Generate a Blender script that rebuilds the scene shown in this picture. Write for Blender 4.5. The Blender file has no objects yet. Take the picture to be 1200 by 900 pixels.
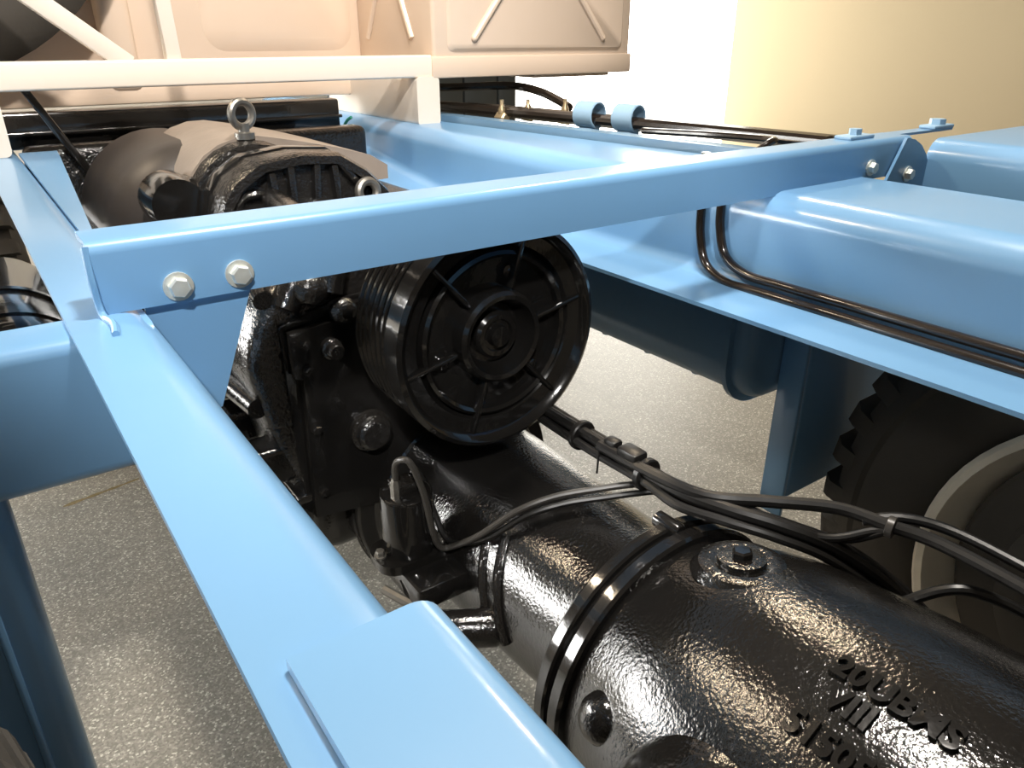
import bpy, bmesh, math, random
from mathutils import Vector, Matrix
random.seed(7)
R = math.radians
sc = bpy.context.scene
col = sc.collection

# ---------------------------------------------------------------- camera, light, exposure
cam_d = bpy.data.cameras.new('camera'); cam = bpy.data.objects.new('camera', cam_d); col.objects.link(cam)
cam.location = (0, 0, 1.45)
cam.rotation_euler = (R(90 - 24.8), 0, R(-35.45))
cam_d.sensor_width = 36.0; cam_d.lens = 36.0 * 886.0 / 1200.0
cam_d.clip_start = 0.02
sc.camera = cam

world = bpy.data.worlds.new('world'); sc.world = world; world.use_nodes = True
bg = world.node_tree.nodes['Background']; bg.inputs[0].default_value = (1.0, 0.95, 0.88, 1); bg.inputs[1].default_value = 0.25

def lamp(name, loc, target, power, size, color, spread=180, shape='DISK', size_y=None):
    d = bpy.data.lights.new(name, 'AREA'); d.energy = power; d.shape = shape; d.size = size
    if size_y: d.size_y = size_y
    d.color = color; d.spread = R(spread)
    o = bpy.data.objects.new(name, d); col.objects.link(o); o.location = loc
    o.rotation_euler = (Vector(target) - Vector(loc)).to_track_quat('-Z', 'Y').to_euler()
    return o
WARM = (1.0, 0.80, 0.56); WHITE = (1.0, 0.97, 0.93)
def spot(name, loc, target, power, angle, blend, color, radius=0.08):
    d = bpy.data.lights.new(name, 'SPOT'); d.energy = power; d.spot_size = R(angle); d.spot_blend = blend; d.color = color; d.shadow_soft_size = radius
    o = bpy.data.objects.new(name, d); col.objects.link(o); o.location = loc
    o.rotation_euler = (Vector(target) - Vector(loc)).to_track_quat('-Z', 'Y').to_euler()
    return o
spot('added_spot_cross_member', (-0.9, -1.5, 3.4), (0.50, 0.8, 1.27), 430, 20, 0.6, WHITE)  # added spot; narrow cone stands in for the shade over the outrigger
spot('added_spot_body', (-0.2, -0.9, 3.5), (0.9, 2.2, 1.45), 450, 32, 0.5, (1.0, 0.93, 0.86))  # added spot that brightens the cream body
lamp('ceiling_lamp_white', (0.75, 0.75, 3.6), (0.7, 0.75, 0), 88, 0.35, (1.0, 0.93, 0.84))
lamp('ceiling_lamp_warm', (-1.0, 2.65, 3.7), (0.3, 1.0, 0.8), 34, 0.36, WARM)
lamp('ceiling_lamp_warm', (2.8, 2.5, 3.7), (1.0, 0.6, 0.8), 34, 0.36, WARM)

sc.view_settings.view_transform = 'Standard'; sc.view_settings.look = 'None'
sc.view_settings.gamma = 1.0; sc.view_settings.use_curve_mapping = False
sc.view_settings.exposure = 0.15

# ---------------------------------------------------------------- materials
def mat(name, color, rough=0.5, metal=0.0, coat=0.0, bump=None, mottling=None, spec=0.5, coat_rough=0.05):
    m = bpy.data.materials.new(name); m.use_nodes = True
    nt = m.node_tree; b = nt.nodes['Principled BSDF']
    b.inputs['Base Color'].default_value = (*color, 1); b.inputs['Roughness'].default_value = rough
    b.inputs['Metallic'].default_value = metal; b.inputs['Coat Weight'].default_value = coat
    b.inputs['Coat Roughness'].default_value = coat_rough
    b.inputs['Specular IOR Level'].default_value = spec
    tc = nt.nodes.new('ShaderNodeTexCoord')
    if mottling:
        sc_, amt = mottling
        n = nt.nodes.new('ShaderNodeTexNoise'); n.inputs['Scale'].default_value = sc_; n.inputs['Detail'].default_value = 4
        nt.links.new(tc.outputs['Object'], n.inputs['Vector'])
        mx = nt.nodes.new('ShaderNodeMix'); mx.data_type = 'RGBA'
        mx.inputs['A'].default_value = (*[c * (1 - amt) for c in color], 1)
        mx.inputs['B'].default_value = (*[min(1, c * (1 + amt)) for c in color], 1)
        nt.links.new(n.outputs['Fac'], mx.inputs['Factor']); nt.links.new(mx.outputs['Result'], b.inputs['Base Color'])
    if bump:
        last = None
        for (s_, strength, dist) in bump:
            n = nt.nodes.new('ShaderNodeTexNoise'); n.inputs['Scale'].default_value = s_; n.inputs['Detail'].default_value = 3
            nt.links.new(tc.outputs['Object'], n.inputs['Vector'])
            bp = nt.nodes.new('ShaderNodeBump'); bp.inputs['Strength'].default_value = strength; bp.inputs['Distance'].default_value = dist
            nt.links.new(n.outputs['Fac'], bp.inputs['Height'])
            if last: nt.links.new(last.outputs['Normal'], bp.inputs['Normal'])
            last = bp
        nt.links.new(last.outputs['Normal'], b.inputs['Normal'])
        nt.links.new(last.outputs['Normal'], b.inputs['Coat Normal'])
    return m
BLUE = mat('blue_paint', (0.165, 0.345, 0.57), 0.32, coat=0.35, bump=[(60, 0.05, 0.002), (9, 0.06, 0.004)], mottling=(5, 0.05), coat_rough=0.12)
TANKBLUE = mat('tank_blue_paint', (0.15, 0.28, 0.42), 0.35, coat=0.3, bump=[(50, 0.05, 0.002)], mottling=(6, 0.06), coat_rough=0.15)
BLACK = mat('gloss_black_casting', (0.0075, 0.007, 0.0065), 0.15, coat=0.6, bump=[(210, 0.32, 0.0025), (45, 0.16, 0.004)])
BLACKS = mat('gloss_black_smooth', (0.008, 0.0075, 0.007), 0.14, coat=0.4, bump=[(35, 0.12, 0.004)])
BLACKROUGH = mat('rough_black_casting', (0.011, 0.010, 0.009), 0.22, coat=0.35, bump=[(140, 0.55, 0.004), (40, 0.4, 0.006)])
SATIN = mat('dusty_black_cover', (0.030, 0.025, 0.022), 0.45, bump=[(60, 0.1, 0.003)], mottling=(9, 0.3))
DUSTY_SHEEN = mat('dusty_sheen_casting', (0.20, 0.165, 0.135), 0.5, bump=[(80, 0.2, 0.003)], mottling=(14, 0.25))  # dusty casting, colour lightened to stand for reflected light
CABLE = mat('black_cable', (0.007, 0.0065, 0.006), 0.38, bump=[(120, 0.1, 0.002)])
CABLEG = mat('grey_cable', (0.035, 0.032, 0.028), 0.38)
PIPE = mat('dark_pipe', (0.016, 0.011, 0.008), 0.18, coat=0.3)
RUBBER = mat('tyre_rubber', (0.052, 0.046, 0.038), 0.75, bump=[(70, 0.2, 0.003)], mottling=(8, 0.25))
CREAM = mat('cream_white_paint', (0.80, 0.72, 0.62), 0.35, coat=0.2, bump=[(40, 0.03, 0.002)])
CREAMB = mat('beige_body_paint', (0.70, 0.56, 0.44), 0.38, coat=0.15, mottling=(3, 0.05))
RIMW = mat('white_rim_paint', (0.86, 0.80, 0.68), 0.42, mottling=(12, 0.1))
ZINC = mat('zinc_steel', (0.74, 0.76, 0.71), 0.38, metal=0.6, mottling=(80, 0.2))
DULL = mat('dull_steel', (0.20, 0.19, 0.17), 0.4, metal=0.8, mottling=(60, 0.3))
BRASS = mat('brass_fitting', (0.50, 0.40, 0.25), 0.35, metal=0.8)
CLIP = mat('pale_blue_clip', (0.28, 0.44, 0.60), 0.4)
GREEN = mat('green_string', (0.02, 0.22, 0.15), 0.7)
DARKPANEL = mat('dark_partition_paint', (0.035, 0.042, 0.045), 0.6, mottling=(3, 0.25))
STAIN = mat('rust_scrape', (0.16, 0.12, 0.05), 0.7, mottling=(60, 0.5))
WALL = mat('cream_wall_paint', (0.31, 0.25, 0.155), 0.8, mottling=(1.2, 0.03))
WALLW = mat('white_wall_paint', (0.80, 0.76, 0.68), 0.8)
CEIL = mat('ceiling_paint', (0.12, 0.105, 0.09), 0.9)
DIMWALL = mat('hall_wall_paint', (0.15, 0.125, 0.10), 0.8)

def emat(name, color, strength):
    m = bpy.data.materials.new(name); m.use_nodes = True; nt = m.node_tree
    for n in list(nt.nodes): nt.nodes.remove(n)
    e = nt.nodes.new('ShaderNodeEmission'); e.inputs[0].default_value = (*color, 1); e.inputs[1].default_value = strength
    o = nt.nodes.new('ShaderNodeOutputMaterial'); nt.links.new(e.outputs[0], o.inputs[0]); return m
DAYLIGHT = emat('daylit_glass', (1.0, 0.96, 0.87), 7.5)
DAYLIGHT_L = emat('daylit_glass_bright', (1.0, 0.99, 0.96), 29.0)

def floor_material():
    m = bpy.data.materials.new('speckled_floor'); m.use_nodes = True; nt = m.node_tree; b = nt.nodes['Principled BSDF']
    tc = nt.nodes.new('ShaderNodeTexCoord')
    v = nt.nodes.new('ShaderNodeTexVoronoi'); v.inputs['Scale'].default_value = 215; nt.links.new(tc.outputs['Object'], v.inputs['Vector'])
    sep = nt.nodes.new('ShaderNodeSeparateColor'); nt.links.new(v.outputs['Color'], sep.inputs[0])
    cr = nt.nodes.new('ShaderNodeValToRGB'); cr.color_ramp.interpolation = 'CONSTANT'
    el = cr.color_ramp.elements; el[0].position = 0; el[0].color = (0.15, 0.144, 0.125, 1); el[1].position = 0.35; el[1].color = (0.185, 0.176, 0.153, 1)
    for p, c in ((0.62, (0.22, 0.21, 0.182)), (0.84, (0.29, 0.277, 0.24)), (0.94, (0.44, 0.425, 0.37))):
        e = el.new(p); e.color = (*c, 1)
    nt.links.new(sep.outputs[0], cr.inputs[0])
    n = nt.nodes.new('ShaderNodeTexNoise'); n.inputs['Scale'].default_value = 2.2; n.inputs['Detail'].default_value = 5
    nt.links.new(tc.outputs['Object'], n.inputs['Vector'])
    mr = nt.nodes.new('ShaderNodeMapRange'); mr.inputs['To Min'].default_value = 0.8; mr.inputs['To Max'].default_value = 1.2
    nt.links.new(n.outputs['Fac'], mr.inputs['Value'])
    mx = nt.nodes.new('ShaderNodeMix'); mx.data_type = 'RGBA'; mx.blend_type = 'MULTIPLY'; mx.inputs['Factor'].default_value = 1
    nt.links.new(cr.outputs[0], mx.inputs['A']); nt.links.new(mr.outputs[0], mx.inputs['B'])
    nt.links.new(mx.outputs['Result'], b.inputs['Base Color'])
    b.inputs['Roughness'].default_value = 0.42; b.inputs['Specular IOR Level'].default_value = 0.4
    bp = nt.nodes.new('ShaderNodeBump'); bp.inputs['Strength'].default_value = 0.25; bp.inputs['Distance'].default_value = 0.003
    n2 = nt.nodes.new('ShaderNodeTexNoise'); n2.inputs['Scale'].default_value = 160; nt.links.new(tc.outputs['Object'], n2.inputs['Vector'])
    nt.links.new(n2.outputs['Fac'], bp.inputs['Height']); nt.links.new(bp.outputs[0], b.inputs['Normal'])
    return m
FLOOR = floor_material()

# ---------------------------------------------------------------- geometry helpers
class G:
    """collects vertices and faces in world coordinates"""
    def __init__(s): s.v = []; s.f = []
    def add(s, vs, fs):
        o = len(s.v); s.v += [Vector(p) for p in vs]; s.f += [tuple(i + o for i in f) for f in fs]; return s
    def bm(s, bm, M=None):
        bm.verts.ensure_lookup_table(); bm.verts.index_update()
        vs = [(M @ v.co) if M else v.co.copy() for v in bm.verts]
        fs = [[v.index for v in f.verts] for f in bm.faces]; bm.free(); return s.add(vs, fs)
    def box(s, lo, hi, bevel=0, seg=2, M=None):
        b = bmesh.new(); bmesh.ops.create_cube(b, size=1)
        for v in b.verts: v.co = Vector([lo[i] + (v.co[i] + 0.5) * (hi[i] - lo[i]) for i in range(3)])
        if bevel: bmesh.ops.bevel(b, geom=list(b.edges), offset=bevel, segments=seg, profile=0.5, affect='EDGES')
        return s.bm(b, M)
    def lathe(s, prof, origin, axis, n=40, cap=True):
        a = Vector(axis).normalized(); q = Vector((0, 0, 1)).rotation_difference(a) if abs(a.z) < 0.999 else None
        ex = a.orthogonal().normalized(); ey = a.cross(ex); o = Vector(origin); vs = []; fs = []
        for (r, t) in prof:
            for k in range(n):
                th = 2 * math.pi * k / n; vs.append(o + a * t + ex * (r * math.cos(th)) + ey * (r * math.sin(th)))
        for i in range(len(prof) - 1):
            for k in range(n):
                k2 = (k + 1) % n; fs.append((i * n + k, i * n + k2, (i + 1) * n + k2, (i + 1) * n + k))
        if cap: fs.append(tuple(reversed(range(n)))); fs.append(tuple((len(prof) - 1) * n + k for k in range(n)))
        return s.add(vs, fs)
    def tube(s, pts, r, n=10, sub=6, closed=False):
        P = [Vector(p) for p in pts]
        if sub > 1 and len(P) > 2:
            Q = []; m = len(P); rng = m if closed else m - 1
            for i in range(rng):
                p0 = P[(i - 1) % m] if (closed or i > 0) else P[0] * 2 - P[1]
                p1 = P[i]; p2 = P[(i + 1) % m]; p3 = P[(i + 2) % m] if (closed or i + 2 < m) else P[-1] * 2 - P[-2]
                for j in range(sub):
                    t = j / sub; Q.append(0.5 * ((2 * p1) + (p2 - p0) * t + (2 * p0 - 5 * p1 + 4 * p2 - p3) * t * t + (-p0 + 3 * p1 - 3 * p2 + p3) * t ** 3))
            if not closed: Q.append(P[-1])
            P = Q
        m = len(P); vs = []; fs = []; nrm = None
        for i in range(m):
            t = (P[(i + 1) % m] - P[i - 1]) if closed else (P[min(i + 1, m - 1)] - P[max(i - 1, 0)])
            t.normalize()
            if nrm is None: nrm = t.orthogonal().normalized()
            nrm = (nrm - t * nrm.dot(t)).normalized(); b = t.cross(nrm)
            for k in range(n):
                th = 2 * math.pi * k / n; vs.append(P[i] + nrm * (r * math.cos(th)) + b * (r * math.sin(th)))
        for i in range(m if closed else m - 1):
            i2 = (i + 1) % m
            for k in range(n):
                k2 = (k + 1) % n; fs.append((i * n + k, i * n + k2, i2 * n + k2, i2 * n + k))
        if not closed: fs.append(tuple(reversed(range(n)))); fs.append(tuple((m - 1) * n + k for k in range(n)))
        return s.add(vs, fs)
    def loft(s, sections):
        """sections: lists of 3D points, same count, closed polygons"""
        n = len(sections[0]); vs = [p for sec in sections for p in sec]; fs = []
        for i in range(len(sections) - 1):
            for k in range(n):
                k2 = (k + 1) % n; fs.append((i * n + k, i * n + k2, (i + 1) * n + k2, (i + 1) * n + k))
        fs.append(tuple(reversed(range(n)))); fs.append(tuple((len(sections) - 1) * n + k for k in range(n)))
        return s.add(vs, fs)
    def sphere(s, c, r, scale=(1, 1, 1), u=24, v=14):
        b = bmesh.new(); bmesh.ops.create_uvsphere(b, u_segments=u, v_segments=v, radius=r)
        return s.bm(b, Matrix.Translation(c) @ Matrix.Diagonal((*scale, 1)))
    def torus(s, c, axis, R_, r, n=28, m=10):
        a = Vector(axis).normalized(); ex = a.orthogonal().normalized(); ey = a.cross(ex)
        return s.tube([Vector(c) + ex * R_ * math.cos(2 * math.pi * k / n) + ey * R_ * math.sin(2 * math.pi * k / n) for k in range(n)], r, m, 1, True)

def fillet(path, rad, seg=6):
    """round the inner corners of an open 2D polyline"""
    out = [Vector(path[0])]
    for i in range(1, len(path) - 1):
        r = rad[i - 1] if isinstance(rad, (list, tuple)) else rad
        a, b, c = Vector(path[i - 1]), Vector(path[i]), Vector(path[i + 1])
        if r <= 0: out.append(b); continue
        u = (a - b).normalized(); w = (c - b).normalized(); half = u.angle(w) / 2; d = r / math.tan(half)
        cen = b + (u + w).normalized() * (r / math.sin(half)); p0 = b + u * d; p1 = b + w * d
        a0 = math.atan2(*(p0 - cen).yx); a1 = math.atan2(*(p1 - cen).yx); da = (a1 - a0 + math.pi) % (2 * math.pi) - math.pi
        for k in range(seg + 1):
            t = a0 + da * k / seg; out.append(cen + Vector((math.cos(t), math.sin(t))) * r)
    out.append(Vector(path[-1])); return out
def sheet(path, t):
    """closed 2D outline of a bent sheet: the path and its offset by t to the right of travel"""
    off = []
    for i, p in enumerate(path):
        d = (path[min(i + 1, len(path) - 1)] - path[max(i - 1, 0)]).normalized(); off.append(p + Vector((d.y, -d.x)) * t)
    return list(path) + off[::-1]
def rrect(x0, x1, z0, z1, r, seg=6):
    out = []
    for cx, cz, a in ((x1 - r, z1 - r, 0), (x0 + r, z1 - r, 90), (x0 + r, z0 + r, 180), (x1 - r, z0 + r, 270)):
        for k in range(seg + 1):
            t = R(a + 90 * k / seg); out.append(Vector((cx + r * math.cos(t), cz + r * math.sin(t))))
    return out
def ext(outline, axis, a, b):
    f = {'y': lambda p, t: (p.x, t, p.y), 'x': lambda p, t: (t, p.x, p.y), 'z': lambda p, t: (p.x, p.y, t)}[axis]
    return [[Vector(f(p, a)) for p in outline], [Vector(f(p, b)) for p in outline]]

WORLD = {}
def part(name, g, material, parent=None, label=None, cat=None, group=None, kind=None, sharp=35):
    lo = Vector([min(p[i] for p in g.v) for i in range(3)]); hi = Vector([max(p[i] for p in g.v) for i in range(3)])
    c = (lo + hi) / 2
    if parent is None: c.z = lo.z
    me = bpy.data.meshes.new(name); me.from_pydata([tuple(p - c) for p in g.v], [], g.f); me.update()
    b = bmesh.new(); b.from_mesh(me); bmesh.ops.recalc_face_normals(b, faces=b.faces); b.to_mesh(me); b.free()
    for p in me.polygons: p.use_smooth = True
    me.set_sharp_from_angle(angle=R(sharp)); me.materials.append(material)
    o = bpy.data.objects.new(name, me); col.objects.link(o); WORLD[o] = c
    if parent is not None: o.parent = parent; o.location = c - WORLD[parent]
    else: o.location = c
    tag(o, label, cat, group, kind); return o
def tag(o, label=None, cat=None, group=None, kind=None):
    if label: o['label'] = label
    if cat: o['category'] = cat
    if group: o['group'] = group
    if kind: o['kind'] = kind
def thing(name, label, cat, loc, group=None):
    o = bpy.data.objects.new(name, None); col.objects.link(o); o.location = loc; o.empty_display_size = 0.05
    WORLD[o] = Vector(loc); tag(o, label, cat, group); return o
def copy_part(o, world, parent, rot=None):
    c = o.copy(); col.objects.link(c); c.parent = parent; WORLD[c] = Vector(world); c.location = Vector(world) - WORLD[parent]
    if rot is not None: c.rotation_euler = rot
    return c

# ---------------------------------------------------------------- the hall
def slab(name, lo, hi, m): return part(name, G().box(lo, hi), m, kind='structure')
slab('floor', (-4, -4, -0.1), (6.2, 5.4, 0), FLOOR)
slab('wall_back', (-4, 5.0, 0), (6.2, 5.2, 3.8), WALLW)
slab('wall_right', (6.0, -4, 0), (6.2, 5.0, 3.8), WALL)
slab('wall_left', (-4, -4, 0), (-3.8, 5.0, 3.8), DIMWALL)
slab('wall_front', (-3.8, -4, 0), (6.0, -3.8, 3.8), DIMWALL)
slab('ceiling', (-4, -4, 3.8), (6.2, 5.2, 3.9), CEIL)
w = part('window_1', G().box((2.9, 4.975, 0.25), (6.0, 4.995, 3.3)), DAYLIGHT, kind='structure')
f = G()
for x in (2.87,): f.box((x - 0.03, 4.94, 0.19), (x + 0.03, 5.0, 3.36), 0.005)
for z in (0.22, 3.33): f.box((2.9, 4.94, z - 0.03), (6.0, 5.0, z + 0.03), 0.005)
part('window_frame', f, CREAM, w)
w = part('window_2', G().box((-3.795, 2.9, 1.0), (-3.775, 4.8, 2.3)), DAYLIGHT_L, kind='structure')
f = G()
for y in (2.87, 3.85, 4.83): f.box((-3.8, y - 0.03, 0.94), (-3.74, y + 0.03, 2.36), 0.005)
for z in (0.97, 2.33): f.box((-3.8, 2.87, z - 0.03), (-3.74, 4.83, z + 0.03), 0.005)
part('window_frame', f, CREAM, w)
w = part('window_3', G().box((-3.5, 4.975, 1.0), (-1.5, 4.995, 2.3)), DAYLIGHT_L, kind='structure')
f = G()
for x in (-3.53, -2.5, -1.47): f.box((x - 0.03, 4.94, 0.94), (x + 0.03, 5.0, 2.36), 0.005)
for z in (0.97, 2.33): f.box((-3.5, 4.94, z - 0.03), (-1.5, 5.0, z + 0.03), 0.005)
part('window_frame', f, CREAM, w)

# dark partition behind the chassis
pt = thing('partition', 'dark grey upright partition panel standing below the beige locker, in front of bright window', 'partition', (2.3, 4.05, 0))
for x0, x1 in ((1.7, 2.2), (2.21, 2.5), (2.51, 2.74), (2.75, 2.88)):
    part('panel', G().box((x0, 4.0, 0), (x1, 4.1, 2.3), 0.01), DARKPANEL, pt)

# ---------------------------------------------------------------- chassis frame
fr = thing('chassis_frame', 'light blue painted steel truck chassis frame of long rails and cross members', 'frame', (0.61, 0.8, 1.0))
# rail nearest the camera: channel opening outwards
o2 = sheet(fillet([(0.047, 1.2), (0.127, 1.2), (0.127, 1.085), (0.155, 1.085)], [0.034, 0.01], 8), 0.006)
part('rail', G().loft(ext(o2, 'y', -0.9, 3.4)), BLUE, fr, label='near side rail running from the bottom edge to the top left')
# reinforcing cap over the rail
o2 = sheet(fillet([(0.063, 1.2068), (0.141, 1.2068), (0.141, 1.08)], [0.019], 8), 0.006)
part('reinforcing_cap', G().loft(ext(o2, 'y', -0.9, 0.256)), BLUE, fr)
# far rail with deep web and inward lower flange
def far_section(y):
    def lerp(a, b, t): t = max(0, min(1, t)); return a + (b - a) * t
    t = (y - 1.85) / 0.7; zb = lerp(1.035, 1.115, t); xi = lerp(0.957, 1.035, t)
    xf = lerp(1.38, 1.25, (y - 1.08) / 1.0)
    p = sheet(fillet([(xf, 1.2), (1.105, 1.2), (1.105, zb), (xi, zb)], [0.04, 0.035], 8), 0.007)
    return [Vector((q.x, y, q.y)) for q in p]
part('rail', G().loft([far_section(y) for y in (-0.9, 0.0, 0.6, 1.08, 1.4, 1.7, 1.85, 1.95, 2.1, 2.3, 2.45, 2.55, 3.4)]), BLUE, fr, label='far side rail with deep web and black pipes along it')
# raised dark lip on the outside of the far rail
def lip(y, dx=0.0):
    xf = 1.265 + (2.08 - y) * 0.13
    return [Vector((xf + a, y, z)) for a, z in ((0, 1.17), (0.05, 1.17), (0.05, 1.225), (0, 1.225))]
part('outer_lip', G().loft([lip(3.3), lip(0.86)]), TANKBLUE, fr, label='dark blue raised lip outside the far rail')
# cross member: angle section lying on both rails
o2 = sheet(fillet([(0.803, 1.2), (0.803, 1.271), (0.868, 1.271)], 0.012, 5), 0.006)
cm = part('cross_member', G().loft(ext(o2, 'x', 0.079, 1.535)), BLUE, fr, label='blue angle cross member bolted across both rails')
o2 = sheet([Vector((0.835, 1.2705)), Vector((0.868, 1.2705))], 0.005)
part('cross_member_tip', G().loft(ext(o2, 'x', 1.46, 1.75)), BLUE, cm)
g = G(); g.tube([(0.078, 0.806, 1.268), (0.077, 0.800, 1.235), (0.079, 0.797, 1.204), (0.083, 0.765, 1.203), (0.080, 0.735, 1.202)], 0.0035, 8, 5)
part('weld_bead', g, BLUE, cm)
def bolt(parent, c, axis, r=0.011, washer=0.015, m=ZINC):
    a = Vector(axis); g = G().lathe([(washer * 0.6, 0), (washer, 0), (washer, 0.003), (washer * 0.6, 0.0035)], c, a, 20)
    b = part('bolt', g, m, parent)
    g = G().lathe([(r, 0.003), (r, 0.0095), (r * 0.86, 0.012), (r * 0.3, 0.0123)], c, a, 6)
    part('bolt_head', g, m, b, sharp=20); return b
for x, z in ((0.153, 1.217), (0.2155, 1.2195)): bolt(cm, (x, 0.803, z), (0, -1, 0))
bolt(cm, (1.402, 0.803, 1.222), (0, -1, 0))
# gusset below the cross member
g = G().loft(ext([Vector(p) for p in ((0.120, 1.199), (0.229, 1.199), (0.178, 1.068), (0.120, 1.05))], 'y', 0.815, 0.822))
part('gusset_plate', g, BLUE, fr)
g = G().loft(ext([Vector(p) for p in ((0.118, 1.0), (0.124, 2.2), (0.205, 2.2), (0.196, 2.06))], 'z', 1.188, 1.194))
part('gusset_plate', g, BLUE, fr)
# bracket joining cross member and outer rail
g = G().loft(ext([Vector(p) for p in ((1.40, 1.10), (1.60, 1.10), (1.612, 1.13), (1.616, 1.16), (1.612, 1.185), (1.602, 1.21), (1.585, 1.232), (1.56, 1.252), (1.53, 1.265), (1.50, 1.27))], 'y', 0.795, 0.801))
jb = part('joint_bracket', g, BLUE, fr); bolt(jb, (1.525, 0.795, 1.20), (0, -1, 0))
# outer side rail running to the right edge
o2 = sheet(fillet([(2.0, 1.255), (1.60, 1.255), (1.60, 1.13), (1.75, 1.13)], [0.035, 0.02], 7), 0.006)
part('outer_rail', G().loft(ext(o2, 'y', -0.6, 0.80)), BLUE, fr, label='outer blue side rail at the right edge')
for (x, y, rx) in ((1.40, 0.845, 0.024), (1.71, 0.850, 0.032)):
    gg = G().box((x - 0.04, y - 0.018, 1.2705), (x + 0.04, y + 0.018, 1.278), 0.003); gg.lathe([(rx * 0.5, 0), (rx * 0.5, 0.012)], (x, y, 1.277), (0, 0, 1), 6)
    part('clamp_plate', gg, CLIP, fr)
# outriggers and hanging panels ahead of the rear wheels
C = [(0.83, 1.188), (0.77, 1.188), (0.77, 1.053), (0.83, 1.053)]
o2 = sheet(fillet(C, 0.008, 4), 0.006)
part('outrigger', G().loft(ext(o2, 'x', -0.75, 0.118)), BLUE, fr)
part('outrigger', G().loft(ext([p + Vector((0.03, -0.03)) for p in o2], 'x', 1.26, 1.95)), BLUE, fr)
L = [(-0.40, 0.772), (-0.046, 0.772), (-0.046, 0.815)]
part('hanging_panel', G().loft(ext(sheet(fillet(L, 0.014, 5), 0.006), 'z', 0.42, 1.052)), BLUE, fr)
part('panel_rib', G().box((-0.082, 0.762, 0.42), (-0.074, 0.773, 1.05), 0.003), BLUE, fr)
Lr = [(1.9, 0.772), (1.266, 0.772), (1.266, 0.825)]
part('hanging_panel', G().loft(ext(sheet(fillet(Lr, 0.006, 4), 0.006), 'z', 0.555, 1.02)), BLUE, fr)
part('hanging_post', G().box((1.254, 0.772, 0.505), (1.266, 0.828, 1.02), 0.004), BLUE, fr)

# ---------------------------------------------------------------- tank under the far rail
tk = thing('air_tank', 'dark blue pressed steel tank slung under the far rail', 'tank', (1.33, 1.25, 0.77))
secs = []
for y, ins in ((0.83, 0.03), (0.835, 0.012), (0.845, 0.003), (0.86, 0.0), (1.9, 0.0)):
    secs.append([Vector((p.x, y, p.y)) for p in rrect(1.150 + ins, 1.56 - ins, 0.772 + ins, 1.02 - ins, 0.085 - ins * 0.7, 8)])
part('shell', G().loft(secs), TANKBLUE, tk)
part('seam_flange', G().loft(ext(rrect(1.136, 1.574, 0.758, 1.026, 0.095, 8), 'y', 0.868, 0.880)), TANKBLUE, tk)
for y in (1.02, 1.17, 1.32): part('drain_plug', G().lathe([(0.012, 0), (0.016, 0.008), (0.016, 0.02)], (1.235, y, 0.763), (0, 0, 1), 12), TANKBLUE, tk)

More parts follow.
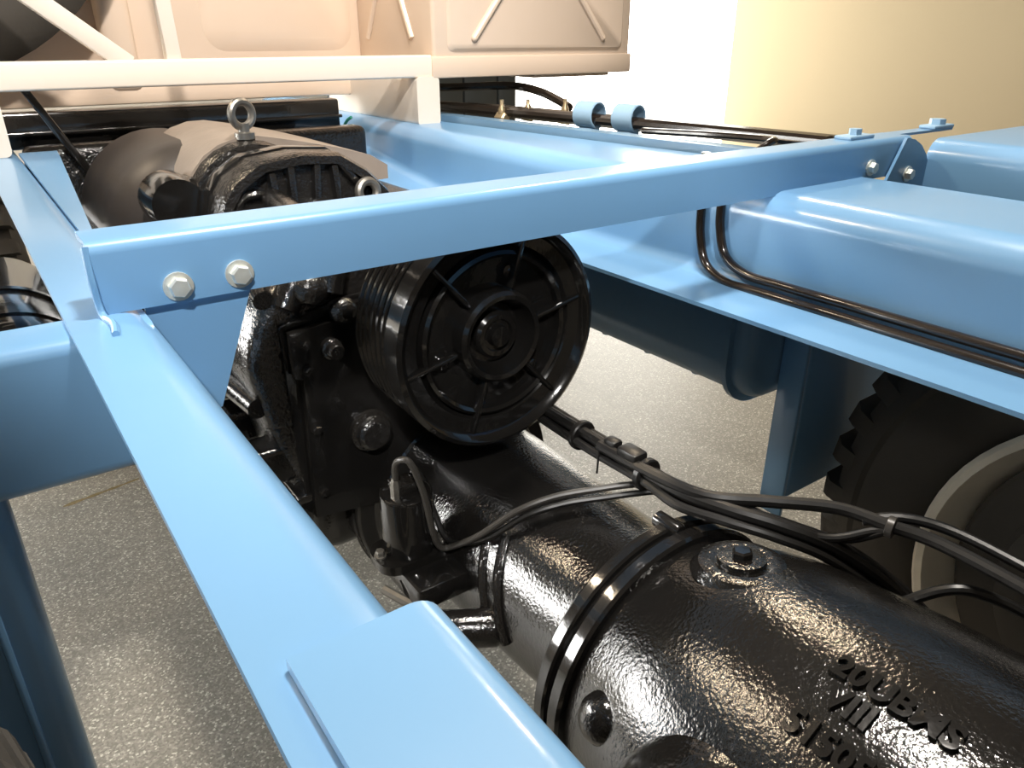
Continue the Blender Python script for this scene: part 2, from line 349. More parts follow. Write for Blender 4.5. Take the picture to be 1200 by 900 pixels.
# ---------------------------------------------------------------- wheels
def wheel(name, label, xin, side, cy, cz, Rt, rim_r, group):
    """xin: x of inner sidewall; side +1 widens to +x"""
    t = thing(name, label, 'wheel', (xin + side * 0.14, cy, cz - Rt), group)
    a = (side, 0, 0); o = (xin, cy, cz)
    prof = [(rim_r - 0.01, 0.045), (rim_r + 0.012, 0.018), (rim_r + 0.05, 0.0), (Rt - 0.12, -0.004), (Rt - 0.095, 0.004), (Rt - 0.085, 0.0), (Rt - 0.06, 0.012), (Rt - 0.035, 0.03), (Rt - 0.03, 0.07), (Rt - 0.025, 0.14),
            (Rt - 0.03, 0.21), (Rt - 0.035, 0.25), (Rt - 0.06, 0.268), (Rt - 0.1, 0.28), (rim_r + 0.05, 0.28), (rim_r - 0.01, 0.235)]
    ty = part('tyre', G().lathe(prof + [prof[0]], o, a, 72, cap=False), RUBBER, t)
    # shoulder lugs, each a block over the tread edge
    n = 40; lug = None
    for k in range(n):
        th = 2 * math.pi * k / n; ca, sa = math.cos(th), math.sin(th)
        w2 = Vector((xin + side * 0.075, cy + (Rt - 0.032) * ca, cz + (Rt - 0.032) * sa))
        if lug is None:
            g = G(); hw = 0.024; s_ = side
            xs = [(-0.062, -0.05, -0.018), (-0.052, -0.01, 0.012), (-0.035, 0.018, 0.03), (0.055, 0.032, 0.032)]
            secs = []
            for (dx, r0, r1) in xs:
                f_ = 1.0 if dx > -0.05 else 0.8
                secs.append([Vector((w2.x + s_ * dx, w2.y + rr, w2.z + q)) for rr, q in ((-0.06, -hw * f_), (r1 if dx > -0.06 else r0 + 0.02, -hw * f_), (r1 if dx > -0.06 else r0 + 0.02, hw * f_), (-0.06, hw * f_))])
            g.loft(secs); lug = part('tread_lug', g, RUBBER, ty); base_off = WORLD[lug] - Vector((w2.x, cy, cz))
        else:
            bo = base_off; y_ = bo.y * ca - bo.z * sa; z_ = bo.y * sa + bo.z * ca
            copy_part(lug, (w2.x + bo.x, cy + y_, cz + z_), ty, (th, 0, 0))
    prof = [(rim_r + 0.004, 0.018), (rim_r + 0.010, 0.008), (rim_r + 0.002, 0.0), (rim_r - 0.010, 0.003), (rim_r - 0.018, 0.02), (rim_r - 0.022, 0.04), (rim_r - 0.035, 0.062), (rim_r - 0.075, 0.13), (rim_r - 0.08, 0.2), (rim_r, 0.25), (rim_r - 0.01, 0.235)]
    part('rim', G().lathe(prof, o, a, 64, cap=False), RIMW, t)
    part('wheel_disc', G().lathe([(rim_r - 0.07, 0.15), (rim_r - 0.1, 0.16), (0.17, 0.10), (0.15, 0.10), (0.15, 0.15), (0.02, 0.15)], o, a, 48), BLACKS, t)
    part('brake_drum', G().lathe([(0.318, 0.12), (0.318, 0.052), (0.31, 0.045), (0.25, 0.05), (0.24, 0.03), (0.225, 0.025), (0.13, 0.03), (0.12, -0.02), (0.03, -0.025)], o, a, 48), RUBBER, t)
    for k in range(8):
        th = 2 * math.pi * k / 8
        part('wheel_nut', G().lathe([(0.014, 0), (0.014, 0.02), (0.008, 0.022)], (xin + side * 0.035, cy + 0.175 * math.cos(th), cz + 0.165 * math.sin(th)), (-side, 0, 0), 6), DULL, t)
    return t
wheel('wheel', 'black lugged tyre on a pale cream rim at the right edge below the far rail', 1.29, 1, 0.137, 0.592, 0.592, 0.365, 'chassis rear wheels')
wheel('wheel', 'dark tyre just showing in the bottom left corner before the hanging panel', -0.055, -1, 0.137, 0.592, 0.592, 0.365, 'chassis rear wheels')

wheel('wheel', 'dark tyre glimpsed beyond the black reservoir, outside the near rail', 0.112, -1, 3.33, 0.585, 0.585, 0.365, None)
# air reservoir outside the near rail
ar = thing('air_reservoir', 'glossy black cylindrical reservoir outside the near rail, left edge', 'tank', (0.0, 1.75, 0.74))
part('shell', G().lathe([(0.02, 0), (0.07, 0.008), (0.105, 0.03), (0.128, 0.07), (0.13, 0.10), (0.13, 0.60), (0.10, 0.65), (0.02, 0.66)], (0.0, 1.42, 0.87), (0, 1, 0), 48), BLACKS, ar)
for t in (0.13, 0.30): part('strap_band', G().lathe([(0.13, t), (0.134, t), (0.134, t + 0.02), (0.13, t + 0.02)], (0.0, 1.42, 0.87), (0, 1, 0), 48), BLACKS, ar)

# ---------------------------------------------------------------- engine
en = thing('engine', 'glossy black engine with ribbed belt pulley between the blue rails', 'engine', (0.6, 1.5, 0.6))
AX = 0.609; AZ = 1.033; PY = 0.878; PR = 0.179
# pulley: stepped rim with belt grooves behind, dished face
pr = [(0.03, 0.03), (0.13, 0.03), (0.14, 0.018), (0.160, 0.014), (0.166, 0.004), (0.172, 0.0), (PR, 0.004), (PR, 0.040)]
t = 0.040
for k in range(6):
    pr += [(PR - 0.001, t), (PR - 0.012, t + 0.0045), (PR - 0.012, t + 0.0065), (PR - 0.001, t + 0.0115), (PR - 0.001, t + 0.0150)]; t += 0.0165
pr += [(PR - 0.02, t), (0.05, t), (0.05, t + 0.06)]
pu = part('belt_pulley', G().lathe(pr, (AX, PY, AZ), (0, 1, 0), 96), BLACKS, en, label='large round belt pulley with grooved rim')
part('pulley_ring', G().lathe([(0.120, 0.032), (0.121, 0.016), (0.126, 0.012), (0.131, 0.016), (0.133, 0.032)], (AX, PY, AZ), (0, 1, 0), 72, cap=False), BLACKS, pu)
part('hub_ring', G().lathe([(0.073, 0.032), (0.072, 0.004), (0.067, -0.002), (0.060, 0.0), (0.054, 0.022), (0.046, 0.032)], (AX, PY, AZ), (0, 1, 0), 64, cap=False), BLACKS, pu)
part('hub_nut', G().lathe([(0.038, 0.032), (0.038, 0.018), (0.033, 0.013), (0.026, 0.013), (0.024, 0.018), (0.018, 0.018), (0.016, 0.006), (0.004, 0.005)], (AX, PY, AZ), (0, 1, 0), 40), BLACKS, pu)
for k in range(6):
    th = R(12 + 60 * k); ca, sa = math.cos(th), math.sin(th)
    M = Matrix.Translation((AX, PY, AZ)) @ Matrix.Rotation(-th, 4, 'Y')
    part('spoke_rib', G().box((0.074, 0.010, -0.004), (0.166, 0.03, 0.004), 0.003, 2, M), BLACKS, pu)
for k in range(3):
    th = R(75 + 120 * k)
    part('balance_boss', G().lathe([(0.012, 0.03), (0.011, 0.02), (0.007, 0.018)], (AX + 0.098 * math.cos(th), PY, AZ + 0.098 * math.sin(th)), (0, 1, 0), 16), BLACKS, pu)

# block with sloped side, front plate, sump
def prism_y(poly, y0, y1): return ext([Vector(p) for p in poly], 'y', y0, y1)
blk = [(0.32, 0.80), (0.36, 0.66), (0.82, 0.62), (0.90, 0.80), (0.90, 1.08), (0.78, 1.15), (0.46, 1.15), (0.33, 1.08), (0.285, 0.98)]
b = bmesh.new(); vs = [[b.verts.new(p) for p in s_] for s_ in prism_y(blk, 1.12, 2.25)]
n = len(blk); b.faces.new(vs[0]); b.faces.new(vs[1][::-1])
for k in range(n): b.faces.new((vs[0][k], vs[0][(k + 1) % n], vs[1][(k + 1) % n], vs[1][k]))
bmesh.ops.recalc_face_normals(b, faces=b.faces)
bmesh.ops.bevel(b, geom=list(b.edges), offset=0.028, segments=4, profile=0.5, affect='EDGES')
bk = part('block', G().bm(b), BLACKROUGH, en)
part('front_plate', G().loft(prism_y([(0.358, 0.69), (0.62, 0.66), (0.72, 0.9), (0.66, 1.07), (0.45, 1.06), (0.43, 1.038), (0.352, 1.030), (0.352, 0.955), (0.366, 0.95)], 1.085, 1.10)), BLACKS, en)
part('plate_gasket', G().loft(prism_y([(0.352, 0.685), (0.62, 0.65), (0.72, 0.9), (0.66, 1.075), (0.44, 1.065), (0.345, 1.036), (0.345, 0.95)], 1.106, 1.112)), BLACKS, en)
for z in (1.01, 0.965, 0.86, 0.74): bolt(en, (0.375, 1.085, z), (0, -1, 0), 0.008, 0.010, BLACKS)
for (x, z, r_) in ((0.47, 0.83, 0.03), (0.415, 0.995, 0.014)):
    part('pump_boss', G().lathe([(r_ * 1.25, 0.09), (r_ * 1.25, 0.075), (r_, 0.072), (r_, 0.06), (r_ * 0.8, 0.055), (r_ * 0.4, 0.055)], (x, 1.0, z), (0, 1, 0), 28), BLACKROUGH, en)
# castings along the near side of the block
for (y, z, s_) in ((1.16, 0.80, 0.05), (1.28, 0.83, 0.045), (1.42, 0.86, 0.05), (1.56, 0.88, 0.05)):
    g = G().box((0.272, y - s_ * 0.7, z - 0.05), (0.40, y + s_ * 0.7, z + 0.02), 0.012, 3); part('mounting_lug', g, BLACK, en)
    bolt(en, (0.272, y, z - 0.015), (-1, 0, 0), 0.011, 0.014, BLACKS)
part('side_rail', G().tube([(0.30, 1.13, 0.90), (0.285, 1.3, 0.905), (0.285, 1.6, 0.91), (0.30, 1.9, 0.91)], 0.018, 12, 5), BLACK, en)
part('sump_flange', G().box((0.335, 1.10, 0.715), (0.86, 2.1, 0.73), 0.004), BLACKS, en)
part('sump', G().box((0.37, 1.14, 0.55), (0.80, 2.0, 0.716), 0.05, 4), BLACK, en)
for (y, z) in ((1.12, 0.70), (1.17, 0.70)): part('sump_lug', G().box((0.315, y - 0.018, z - 0.03), (0.36, y + 0.018, z + 0.02), 0.006), BLACKS, en)
# pipes and lumps on top of the block behind the cross member
for (pts, r_) in (([(0.36, 1.12, 1.06), (0.40, 1.14, 1.12), (0.44, 1.24, 1.165), (0.46, 1.4, 1.17)], 0.024), ([(0.43, 1.1, 1.08), (0.455, 1.12, 1.14), (0.50, 1.24, 1.17)], 0.02), ([(0.33, 1.12, 1.08), (0.34, 1.3, 1.12), (0.36, 1.45, 1.12)], 0.016)):
    part('coolant_pipe', G().tube(pts, r_, 14, 6), BLACK, en)
for (x, y, z, r_) in ((0.40, 1.10, 1.09, 0.026), (0.445, 1.09, 1.05, 0.022), (0.37, 1.15, 1.13, 0.02)): part('pipe_joint', G().sphere((x, y, z), r_, (1.1, 0.8, 1)), BLACKROUGH, en)
# big ribbed timing cover
cover = [(0.33, 1.02), (0.375, 1.17), (0.40, 1.205), (0.45, 1.236), (0.53, 1.246), (0.615, 1.240), (0.67, 1.205), (0.715, 1.16), (0.74, 1.10), (0.75, 0.95), (0.33, 0.95)]
g = G(); cc = Vector((0.55, 1.08))
def ring2(pol, k, y): return [Vector((cc.x + (p[0] - cc.x) * k, y, cc.y + (p[1] - cc.y) * k)) for p in pol]
cov_s = fillet(cover + [cover[0]], 0.0)
g.loft([ring2(cover, 1.0, 1.52), ring2(cover, 1.0, 1.45), ring2(cover, 0.97, 1.438), ring2(cover, 0.88, 1.438), ring2(cover, 0.85, 1.46)])
cv = part('timing_cover', g, BLACKROUGH, en, label='ribbed cast cover behind the cross member')
part('cover_back', G().loft([ring2(cover, 1.02, 1.56), ring2(cover, 1.03, 1.535), ring2(cover, 1.02, 1.522)]), BLACKS, cv)
def rib(p, q, wd=0.007):
    a = Vector((p[0], 1.447, p[1])); d = Vector((q[0], 1.447, q[1])) - a; L_ = d.length; th = math.atan2(d.z, d.x)
    M = Matrix.Translation(a) @ Matrix.Rotation(-th, 4, 'Y')
    part('cover_rib', G().box((0, -0.008, -wd), (L_, 0.02, wd), 0.004, 2, M), BLACK, cv)
rib((0.475, 1.215), (0.49, 1.02)); rib((0.515, 1.0), (0.512, 1.225)); rib((0.60, 1.22), (0.615, 1.02)); rib((0.565, 1.225), (0.55, 1.02)); rib((0.61, 1.225), (0.66, 1.165)); rib((0.70, 1.16), (0.715, 1.05))
part('cover_port', G().lathe([(0.05, 0.03), (0.05, 0.005), (0.044, 0.0), (0.038, 0.005), (0.036, 0.03)], (0.44, 1.44, 1.135), (0, 1, 0), 32, cap=False), BLACK, cv)
part('cover_port', G().lathe([(0.03, 0.03), (0.03, 0.0), (0.02, -0.006), (0.006, -0.008)], (0.565, 1.44, 1.13), (0, 1, 0), 28), BLACK, cv)
part('cover_port', G().sphere((0.585, 1.455, 1.10), 0.04, (1, 0.5, 1)), BLACK, cv)
ey = part('lifting_eye', G().torus((0.659, 1.425, 1.163), (0.15, -1, 0.1), 0.021, 0.009), DULL, cv, label='dull steel ring eye')
# humped gear case with lifting eye on top
hump = []
for k in range(13):
    a = R(180 - k * 15); hump.append((0.487 + 0.135 * math.cos(a), 1.125 + 0.132 * math.sin(a)))
hp = [(0.36, 0.9)] + hump + [(0.75, 1.14), (0.80, 0.9)]
g = G(); cc = Vector((0.55, 1.05)); g.loft([ring2(hp, 1.0, 1.95), ring2(hp, 1.0, 1.60), ring2(hp, 0.97, 1.585), ring2(hp, 0.86, 1.58), ring2(hp, 0.84, 1.60)])
gc = part('gear_case', g, BLACKROUGH, en)
roof = [(0.355, 1.16), (0.37, 1.20), (0.40, 1.232), (0.43, 1.25), (0.47, 1.262), (0.51, 1.263), (0.55, 1.256), (0.60, 1.246), (0.68, 1.228), (0.76, 1.205), (0.80, 1.18), (0.80, 1.15), (0.36, 1.13)]
part('case_roof', G().loft(prism_y(roof, 1.615, 2.0)), DUSTY_SHEEN, gc, label='dusty top of the gear case, paler tan for its painted reflection')
le = part('lifting_eye', G().torus((0.488, 1.62, 1.305), (0.3, -1, 0), 0.024, 0.008), DULL, en, label='upright dull steel lifting eye')
part('eye_shank', G().lathe([(0.02, 0), (0.02, 0.012), (0.011, 0.014), (0.011, 0.03)], (0.488, 1.62, 1.258), (0, 0, 1), 16), DULL, le)
# smooth rounded blower housing at the left
part('blower_housing', G().lathe([(0.01, -0.02), (0.10, -0.01), (0.16, 0.02), (0.19, 0.07), (0.195, 0.12), (0.195, 0.4), (0.15, 0.42)], (0.415, 1.72, 1.045), (0, 1, 0), 48), SATIN, en)
part('blower_inlet', G().lathe([(0.05, 0.0), (0.055, 0.03), (0.055, 0.1)], (0.33, 1.57, 1.15), (0, 1, 0), 28), BLACKS, en)
part('breather_box', G().box((0.345, 1.60, 1.10), (0.40, 1.66, 1.195), 0.008), BLACKS, en)
part('dark_backing', G().box((0.135, 2.22, 0.6), (1.04, 2.30, 1.20), 0.02, 3), BLACKROUGH, en)  # added black sheet that darkens the gaps behind the engine
part('rear_support', G().box((0.14, 1.60, 0.75), (0.30, 2.2, 1.06), 0.03, 3), BLACKROUGH, en)

# ---------------------------------------------------------------- drive housing (tube, flange, barrel)
HX, HZ = 0.655, 0.639
dh = thing('drive_housing', 'long black cast drive housing with flange ring and raised lettering, bottom right', 'housing', (HX, 0.5, HZ - 0.26))
def hl(prof, n=96, cap=True): return G().lathe(prof, (HX, 0, HZ), (0, 1, 0), n, cap)
part('rear_flange', hl([(0.16, 1.145), (0.213, 1.14), (0.216, 1.135), (0.216, 1.105), (0.212, 1.10), (0.185, 1.098), (0.17, 1.08)]), BLACKS, dh)
part('rear_flange_lip', hl([(0.2165, 1.128), (0.220, 1.126), (0.220, 1.118), (0.2165, 1.116)], cap=False), BLACKS, dh)
part('tube', hl([(0.17, 1.11), (0.168, 1.07), (0.164, 1.02), (0.162, 0.9), (0.160, 0.8), (0.155, 0.68), (0.152, 0.62), (0.158, 0.59), (0.18, 0.575)]), BLACK, dh)
part('flange_ring', hl([(0.17, 0.584), (0.204, 0.582), (0.208, 0.578), (0.208, 0.564), (0.205, 0.561), (0.199, 0.560), (0.199, 0.554), (0.205, 0.553), (0.209, 0.549), (0.209, 0.534), (0.205, 0.530), (0.18, 0.528)]), BLACKS, dh, label='bolted double flange ring')
bar = [(0.18, 0.535), (0.196, 0.53), (0.201, 0.515), (0.205, 0.50), (0.222, 0.452), (0.230, 0.42), (0.238, 0.37), (0.246, 0.30), (0.252, 0.24), (0.255, 0.18), (0.257, 0.10), (0.257, -0.5), (0.2, -0.52)]
bl = part('barrel', hl(bar), BLACK, dh, label='broad barrel with raised cast lettering')
def Rb(y):
    for (r0, y0), (r1, y1) in zip(bar, bar[1:]):
        if y1 <= y <= y0: return r0 + (r1 - r0) * (y0 - y) / (y0 - y1)
    return 0.257
def onb(th, y, lift=0.0):
    r = Rb(y) + lift; return Vector((HX + r * math.sin(R(th)), y, HZ + r * math.cos(R(th))))
def bnorm(th): return Vector((math.sin(R(th)), 0, math.cos(R(th))))
p = onb(2, 0.445, -0.01)
pb = part('plug_boss', G().lathe([(0.062, 0), (0.052, 0.012), (0.040, 0.015), (0.034, 0.013), (0.030, 0.013), (0.029, 0.019), (0.018, 0.020), (0.004, 0.020)], p, bnorm(2) + Vector((0, 0.12, 0)), 40), BLACK, dh)
part('hex_plug', G().lathe([(0.013, 0.018), (0.013, 0.027), (0.010, 0.029), (0.003, 0.029)], p, bnorm(2) + Vector((0, 0.12, 0)), 6), BLACKS, pb, sharp=20)
p = onb(-76, 0.29, -0.03)
part('side_boss', G().lathe([(0.12, 0), (0.115, 0.02), (0.10, 0.045), (0.085, 0.06), (0.05, 0.065), (0.01, 0.066)], p, bnorm(-76), 40), BLACK, dh)
p = onb(-68, 0.462, -0.015)
part('side_lug', G().lathe([(0.034, 0), (0.030, 0.016), (0.022, 0.026), (0.010, 0.030), (0.003, 0.030)], p, bnorm(-68), 28), BLACK, dh)
for th in (4, 60):
    c0 = Vector((HX + 0.205 * math.sin(R(th)), 0.58, HZ + 0.205 * math.cos(R(th))))
    part('flange_lug', G().lathe([(0.010, -0.03), (0.012, -0.026), (0.012, 0.012), (0.008, 0.016)], c0, (0, 1, 0), 16), BLACKS, dh)
# two stiffening ribs and bracket below the solenoid
for y in (0.80, 0.76):
    g = G()
    for k in range(7):
        th0 = -95 + k * 9; r_ = 0.157; c0 = Vector((HX + r_ * math.sin(R(th0)), y, HZ + r_ * math.cos(R(th0))))
        g.sphere(c0, 0.010, u=10, v=8)
    g = G().tube([Vector((HX + 0.158 * math.sin(R(a)), y + (a + 60) * 0.0012, HZ + 0.158 * math.cos(R(a)))) for a in range(-98, -42, 9)], 0.009, 10, 3)
    part('stiffening_rib', g, BLACK, dh)
# raised cast lettering
def letters(text, th0, y0, h):
    cu = bpy.data.curves.new('t', 'FONT'); cu.body = text; cu.size = h * 1.4; cu.extrude = 0.5; cu.offset = 0.0012; cu.resolution_u = 3
    o = bpy.data.objects.new('t', cu); col.objects.link(o); bpy.context.view_layer.update()
    me = o.evaluated_get(bpy.context.evaluated_depsgraph_get()).to_mesh()
    g = G(); vs = []
    for v in me.vertices:
        y = y0 - v.co.x; r_ = Rb(y); th = th0 + math.degrees(v.co.y / r_); vs.append(onb(th, y, 0.0055 if v.co.z > 0 else -0.004))
    g.add(vs, [tuple(p.vertices) for p in me.polygons]); o.evaluated_get(bpy.context.evaluated_depsgraph_get()).to_mesh_clear()
    bpy.data.objects.remove(o); bpy.data.curves.remove(cu)
    return part('lettering', g, BLACKS, dh, label='raised cast letters', sharp=30)
letters('20UBMS', -17.2, 0.275, 0.025)
letters('VIII', -24.6, 0.262, 0.025)
letters('515050', -34.2, 0.277, 0.025)

# ---------------------------------------------------------------- solenoid canister beside the tube
so = thing('solenoid', 'small black upright canister with grey wire loop beside the drive tube', 'solenoid', (0.45, 0.915, 0.655))
part('body', G().lathe([(0.041, 0.696), (0.042, 0.70), (0.042, 0.795), (0.040, 0.80), (0.036, 0.802), (0.02, 0.805), (0.004, 0.806)], (0.447, 0.915, 0), (0, 0, 1), 40), BLACKS, so)
part('top_rim', G().torus((0.447, 0.915, 0.800), (0, 0, 1), 0.0395, 0.0022, 36, 8), BLACKS, so)
part('terminal_block', G().box((0.425, 0.90, 0.80), (0.462, 0.935, 0.822), 0.004), BLACKROUGH, so)
part('terminal_nut', G().lathe([(0.008, 0.80), (0.008, 0.83), (0.005, 0.836), (0.003, 0.845)], (0.425, 0.905, 0), (0, 0, 1), 6), DULL, so)
part('terminal_nut', G().lathe([(0.008, 0.80), (0.008, 0.818), (0.005, 0.824)], (0.47, 0.93, 0), (0, 0, 1), 6), BLACKS, so)
part('mounting_flange', G().loft(ext(rrect(0.385, 0.51, 0.872, 0.955, 0.03, 6), 'z', 0.682, 0.698)), BLACKS, so)
for x, y in ((0.395, 0.915), (0.50, 0.90)): bolt(so, (x, y, 0.698), (0, 0, 1), 0.008, 0.010, DULL)
part('bracket', G().box((0.41, 0.82, 0.64), (0.54, 0.97, 0.682), 0.008, 2), BLACKS, so)
part('bracket_arm', G().tube([(0.39, 0.90, 0.645), (0.415, 0.84, 0.64), (0.44, 0.80, 0.635)], 0.008, 8, 4), DULL, so)
part('bracket_arm', G().lathe([(0.03, 0), (0.03, 0.09), (0.024, 0.1)], (0.43, 0.80, 0.615), (0.7, -0.55, 0.1), 24), BLACK, so)

# ---------------------------------------------------------------- wires, cables, pipes
def cable(name, label, pts, r, m=CABLE, cat='cable', group=None, n=10, sub=7):
    return part(name, G().tube(pts, r, n, sub), m, None, label, cat, group)
cable('wire', 'thin grey wire looping up from the solenoid and across the tube', [(0.425, 0.902, 0.838), (0.424, 0.896, 0.866), (0.428, 0.882, 0.880), (0.436, 0.868, 0.876), (0.449, 0.858, 0.824), (0.460, 0.858, 0.755), (0.473, 0.86, 0.717), (0.491, 0.85, 0.716), (0.513, 0.806, 0.754), (0.556, 0.768, 0.802), (0.604, 0.740, 0.824), (0.655, 0.706, 0.836), (0.70, 0.672, 0.846), (0.715, 0.63, 0.862), (0.712, 0.585, 0.868)], 0.0052, CABLEG, 'wire')
cable('wire', 'second black wire lying under the grey loop across the tube', [(0.475, 0.935, 0.822), (0.487, 0.93, 0.80), (0.495, 0.91, 0.74), (0.497, 0.87, 0.712), (0.520, 0.80, 0.748), (0.565, 0.757, 0.796), (0.612, 0.728, 0.815), (0.662, 0.696, 0.824), (0.705, 0.66, 0.836), (0.718, 0.62, 0.856)], 0.005, CABLE, 'wire')
bx = 0.703
for k, (dx, dz, r, lab) in enumerate(((0, 0, 0.0095, 'thick black cable, uppermost of the bundle from behind the pulley'), (0.017, -0.006, 0.008, 'black cable on the far side of the bundle'), (-0.012, -0.012, 0.007, 'black cable on the near side of the bundle'), (0.006, -0.019, 0.0065, 'thin black cable lowest in the bundle'))):
    j = lambda: random.uniform(-0.004, 0.004)
    cable('cable', lab, [(bx + dx + j(), 1.16, 0.90 + dz), (bx + dx + j(), 1.0, 0.893 + dz), (bx + dx, 0.888, 0.88 + dz), (bx + dx + j(), 0.757, 0.878 + dz), (bx + dx + j(), 0.648, 0.878 + dz), (bx + dx + j(), 0.576, 0.878 + dz), (bx + 0.02 + dx, 0.515, 0.878 + dz), (bx + 0.055 + dx, 0.462, 0.870 + dz), (bx + 0.105 + dx, 0.41, 0.845 + dz), (bx + 0.17 + dx, 0.36, 0.785 + dz), (bx + 0.235 + dx, 0.30, 0.70 + dz), (bx + 0.26 + dx, 0.12, 0.60 + dz)], r, group='cables in the black bundle')
tape = thing('cable_tie', 'black ties binding the cable bundle above the tube', 'tie', (bx, 0.66, 0.86))
for y in (0.80, 0.655): part('tie_band', G().lathe([(0.023, -0.006), (0.025, -0.004), (0.025, 0.004), (0.023, 0.006)], (bx + 0.003, y, 0.870), (0, 1, 0), 16), CABLE, tape)
part('tie_block', G().box((bx - 0.018, 0.66, 0.885), (bx + 0.01, 0.70, 0.903), 0.005), CABLE, tape)
part('tie_block', G().box((bx - 0.012, 0.71, 0.884), (bx + 0.008, 0.735, 0.900), 0.005), CABLE, tape)
part('tie_tail', G().tube([(bx - 0.018, 0.735, 0.878), (bx - 0.02, 0.735, 0.84)], 0.0018, 6, 1), CABLE, tape)
cable('cable', 'thick black cable arching right over the barrel to the wheel', [(0.690, 0.74, 0.884), (0.694, 0.64, 0.886), (0.712, 0.552, 0.886), (0.77, 0.493, 0.886), (0.83, 0.431, 0.886), (0.852, 0.371, 0.884), (0.870, 0.315, 0.882), (0.872, 0.218, 0.878), (0.868, 0.12, 0.87), (0.86, -0.05, 0.86)], 0.0088)
cable('cable', 'black cable just above the thick one, crossing the pale rim', [(0.84, 0.40, 0.880), (0.868, 0.366, 0.892), (0.895, 0.315, 0.890), (0.905, 0.23, 0.882), (0.90, 0.12, 0.875), (0.89, -0.05, 0.86)], 0.007)
cable('cable', 'thin black cable sagging below the thick one beside the tyre', [(0.735, 0.52, 0.876), (0.765, 0.455, 0.866), (0.80, 0.415, 0.86), (0.838, 0.385, 0.872), (0.850, 0.367, 0.880)], 0.006)
cable('cable', 'second thin sagging cable close to the top of the barrel', [(0.75, 0.52, 0.874), (0.785, 0.455, 0.856), (0.82, 0.405, 0.856), (0.849, 0.369, 0.878)], 0.0055)
cable('cable', 'black cable arching low across the pale rim behind the barrel', [(0.80, 0.40, 0.72), (0.835, 0.33, 0.795), (0.857, 0.285, 0.838), (0.882, 0.25, 0.838), (0.905, 0.20, 0.822), (0.915, 0.10, 0.79)], 0.007)
tie2 = part('cable_tie', G().lathe([(0.012, -0.005), (0.014, -0.004), (0.014, 0.004), (0.012, 0.005)], (0.851, 0.368, 0.884), (0.25, -1, 0), 16), CABLEG, None, 'grey collar on the thick cable in front of the tyre', 'tie')

cable('brake_pipe', 'dark pipe, lower of two bending along the far rail web', [(1.090, 0.935, 1.26), (1.090, 0.933, 1.168), (1.089, 0.928, 1.115), (1.085, 0.905, 1.065), (1.075, 0.85, 1.046), (1.072, 0.78, 1.046), (1.073, 0.602, 1.046), (1.073, 0.354, 1.046), (1.073, -0.1, 1.046), (1.073, -0.7, 1.046)], 0.0082, PIPE, 'pipe', 'brake pipes on the far rail', 12)
cable('brake_pipe', 'dark pipe, upper of two bending along the far rail web', [(1.092, 0.892, 1.26), (1.092, 0.890, 1.183), (1.091, 0.886, 1.135), (1.089, 0.865, 1.087), (1.086, 0.815, 1.066), (1.085, 0.74, 1.064), (1.085, 0.605, 1.064), (1.085, 0.358, 1.064), (1.085, -0.1, 1.064), (1.085, -0.7, 1.064)], 0.0082, PIPE, 'pipe', 'brake pipes on the far rail', 12)
# pipes beyond the far rail with clips and fittings
cable('air_pipe', 'dark pipe through the two pale blue clips beyond the far rail', [(1.32, 2.5, 1.235), (1.42, 2.0, 1.235), (1.475, 1.7, 1.235), (1.53, 1.3, 1.235), (1.56, 1.0, 1.235)], 0.016, PIPE, 'pipe')
cable('air_pipe', 'thin dark pipe farthest out beyond the far rail', [(1.52, 2.4, 1.215), (1.60, 1.9, 1.215), (1.66, 1.5, 1.215), (1.72, 1.0, 1.215)], 0.02, PIPE, 'pipe')
cable('air_pipe', 'slender pipe ending in a hook beside the cross member', [(1.44, 1.45, 1.228), (1.47, 1.25, 1.235), (1.47, 1.12, 1.24), (1.45, 1.06, 1.243), (1.42, 1.05, 1.24), (1.40, 1.06, 1.225)], 0.008, PIPE, 'pipe')
cable('air_hose', 'dark hose arching down to a fitting in front of the bright window', [(1.20, 2.5, 1.285), (1.42, 2.3, 1.292), (1.56, 2.2, 1.296), (1.60, 2.1, 1.283), (1.60, 2.0, 1.262), (1.585, 1.92, 1.245)], 0.013, PIPE, 'hose')
for (x, y, lab) in ((1.481, 1.705, 'pale blue pipe clip, nearer the locker'), (1.505, 1.572, 'pale blue pipe clip, nearer the cross member')):
    cl = thing('pipe_clip', lab, 'clip', (x, y, 1.2), 'pale blue pipe clips')
    part('clip_ring', G().lathe([(0.033, -0.034), (0.036, -0.032), (0.036, 0.032), (0.033, 0.034), (0.030, 0.032), (0.030, -0.032), (0.033, -0.034)], (x, y, 1.246), (-0.18, 1, 0), 28, cap=False), CLIP, cl)
    part('clip_foot', G().box((x - 0.02, y - 0.026, 1.196), (x + 0.02, y + 0.026, 1.212), 0.004), CLIP, cl)
for (x, y, z, h_, lab) in ((1.40, 2.02, 1.215, 0.055, 'brass pipe union nearest the pale bracket'), (1.47, 1.98, 1.225, 0.045, 'brass pipe union in the middle of three'), (1.535, 1.88, 1.22, 0.055, 'brass pipe union beside the pale blue clip')):
    ft = thing('pipe_union', lab, 'fitting', (x, y, z - 0.02), 'brass pipe unions')
    part('union_nut', G().lathe([(0.014, -0.02), (0.02, -0.015), (0.02, 0.015), (0.014, 0.02)], (x, y, z), (-0.18, 1, 0), 6), BRASS, ft)
    part('union_stud', G().lathe([(0.009, 0), (0.012, 0.01), (0.012, h_ * 0.5), (0.006, h_ * 0.7), (0.006, h_)], (x, y, z), (0, 0, 1), 10), BRASS, ft)
cable('string', 'green string tied to the far rail below the pale bracket', [(1.085, 2.43, 1.205), (1.078, 2.455, 1.19), (1.077, 2.52, 1.14), (1.075, 2.60, 1.085), (1.07, 2.68, 1.05)], 0.005, GREEN, 'string')
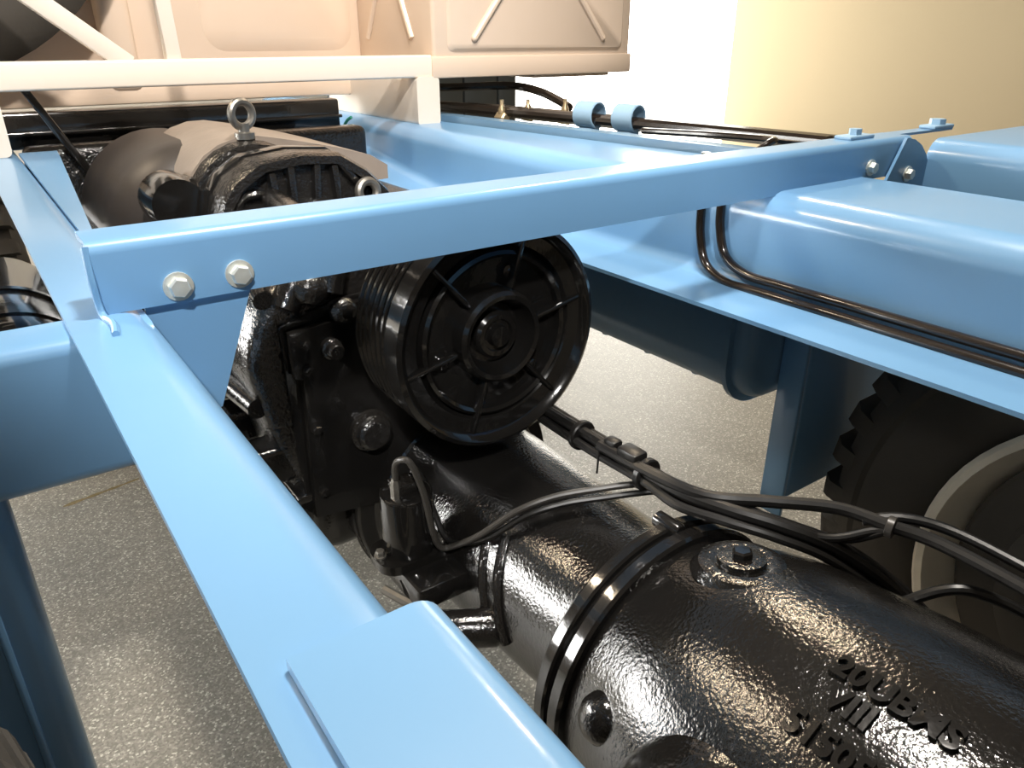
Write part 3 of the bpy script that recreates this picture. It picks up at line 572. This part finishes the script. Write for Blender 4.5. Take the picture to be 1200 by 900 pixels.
part('bolt', G().lathe([(0.012, 0), (0.012, 0.012), (0.006, 0.014)], (1.100, 2.50, 1.165), (-1, 0, 0), 6), ZINC, fr)

# ---------------------------------------------------------------- body on the frame
bd = thing('truck_body', 'cream white truck body with tubular frame and pressed side lockers on the rails', 'truck body', (0.8, 2.3, 1.2))
part('lower_beam', G().loft(ext(rrect(2.10, 2.15, 1.335, 1.396, 0.006, 3), 'x', -0.5, 1.205)), CREAM, bd)
def strut(a, b_, w_=0.02):
    a = Vector(a); d = Vector(b_) - a; q = d.to_track_quat('X', 'Z')
    return G().box((0, -w_, -w_), (d.length, w_, w_), 0.003, 2, Matrix.Translation(a) @ q.to_matrix().to_4x4())
part('diagonal_strut', strut((0.39, 2.125, 1.385), (-0.05, 2.125, 1.745), 0.021), CREAM, bd)
part('upright', strut((0.493, 2.125, 1.39), (0.475, 2.125, 2.0), 0.017), CREAM, bd)
lk = part('locker', G().box((1.212, 2.10, 1.338), (1.995, 2.60, 2.0), 0.012, 3), CREAMB, bd)
# front panel with pressed frame and crossing ribs
part('locker_panel', G().loft([[Vector((p.x, 2.099, p.y)) for p in rrect(1.26, 1.955, 1.405, 1.98, 0.02)], [Vector((p.x, 2.092, p.y)) for p in rrect(1.268, 1.947, 1.413, 1.972, 0.02)]]), CREAMB, lk)
def ribx(a, b_):
    a = Vector(a); b_ = Vector(b_); part('pressed_rib', G().tube([a, b_], 0.011, 10, 1).sphere(a, 0.011, u=10, v=8), CREAMB, lk)
ribx((1.35, 2.091, 1.44), (1.53, 2.091, 1.66)); ribx((1.86, 2.091, 1.44), (1.67, 2.091, 1.66))
part('pressed_rib', G().tube([(1.211, 2.22, 1.44), (1.211, 2.36, 1.70)], 0.010, 10, 1), CREAMB, lk); part('pressed_rib', G().tube([(1.211, 2.52, 1.44), (1.211, 2.36, 1.70)], 0.010, 10, 1), CREAMB, lk)
part('locker_sill', G().box((1.205, 2.093, 1.332), (2.0, 2.15, 1.392), 0.006), CREAMB, lk)
part('locker_foot', G().box((1.62, 2.15, 1.32), (1.95, 2.5, 1.34), 0.004), CREAMB, lk)
bp_ = part('back_panel', G().box((-0.6, 2.60, 1.27), (1.25, 2.64, 2.1), 0.01), CREAMB, bd)
part('pressed_field', G().loft([[Vector((p.x, 2.601, p.y)) for p in rrect(0.70, 1.19, 1.40, 2.05, 0.07)], [Vector((p.x, 2.585, p.y)) for p in rrect(0.735, 1.155, 1.435, 2.015, 0.05)]]), CREAMB, bp_)
part('panel_pillar', G().box((0.41, 2.55, 1.30), (0.50, 2.61, 2.1), 0.02, 3), CREAMB, bp_)
part('panel_sill', G().box((-0.6, 2.56, 1.265), (1.21, 2.61, 1.33), 0.01), CREAMB, bp_)
part('foot_bracket', G().loft(ext(rrect(1.150, 1.226, 1.2005, 1.338, 0.014, 5), 'y', 2.095, 2.75)), CREAM, bd, label='cream box bracket standing on the far rail')
part('foot_bracket', G().loft(ext(rrect(0.03, 0.106, 1.2005, 1.338, 0.014, 5), 'y', 2.075, 2.75)), CREAM, bd, label='cream box bracket standing on the near rail')
g = G().box((-0.2, 2.46, 1.17), (1.06, 2.54, 1.262), 0.008); g.box((-0.2, 2.44, 1.205), (1.06, 2.55, 1.215), 0.003)
part('cross_beam', g, BLACKS, bd, label='glossy black cross beam under the cream body')
part('stay_rod', strut((0.290, 2.185, 1.085), (0.140, 2.185, 1.388), 0.009), BLACKS, bd)

sw = thing('spare_wheel', 'black spare wheel stowed behind the diagonal strut, top left corner', 'wheel', (-0.06, 2.4, 1.35))
cw = (-0.156 + 0.10, 2.36, 2.004 - 0.09); Rs = 0.575
part('tyre', G().lathe([(0.30, 0.03), (0.33, 0.0), (Rs - 0.1, -0.01), (Rs - 0.03, 0.02), (Rs, 0.05), (Rs, 0.13), (Rs - 0.04, 0.17), (0.3, 0.17)], cw, (0, 1, 0), 72, cap=False), RUBBER, sw)
part('wheel_disc', G().lathe([(0.31, 0.03), (0.305, 0.02), (0.28, 0.04), (0.2, 0.08), (0.05, 0.08)], cw, (0, 1, 0), 48), BLACKS, sw)

# scrape mark on the floor
sp = []
A = Vector((0.009, 2.630)); B = Vector((0.256, 2.673))
g = G(); n = 14; up = []; dn = []
for k in range(n + 1):
    t = k / n; c = A.lerp(B, t); wd = 0.003 + 0.009 * abs(math.sin(k * 2.3)) * (1 - t * 0.6)
    up.append(Vector((c.x, c.y + wd, 0.0008))); dn.append(Vector((c.x, c.y - wd, 0.0008)))
g.add(up + dn[::-1], [tuple(range(2 * n + 2))])
part('scrape_mark', g, STAIN, None, 'thin yellowish brown scrape mark on the grey speckled floor', 'mark')
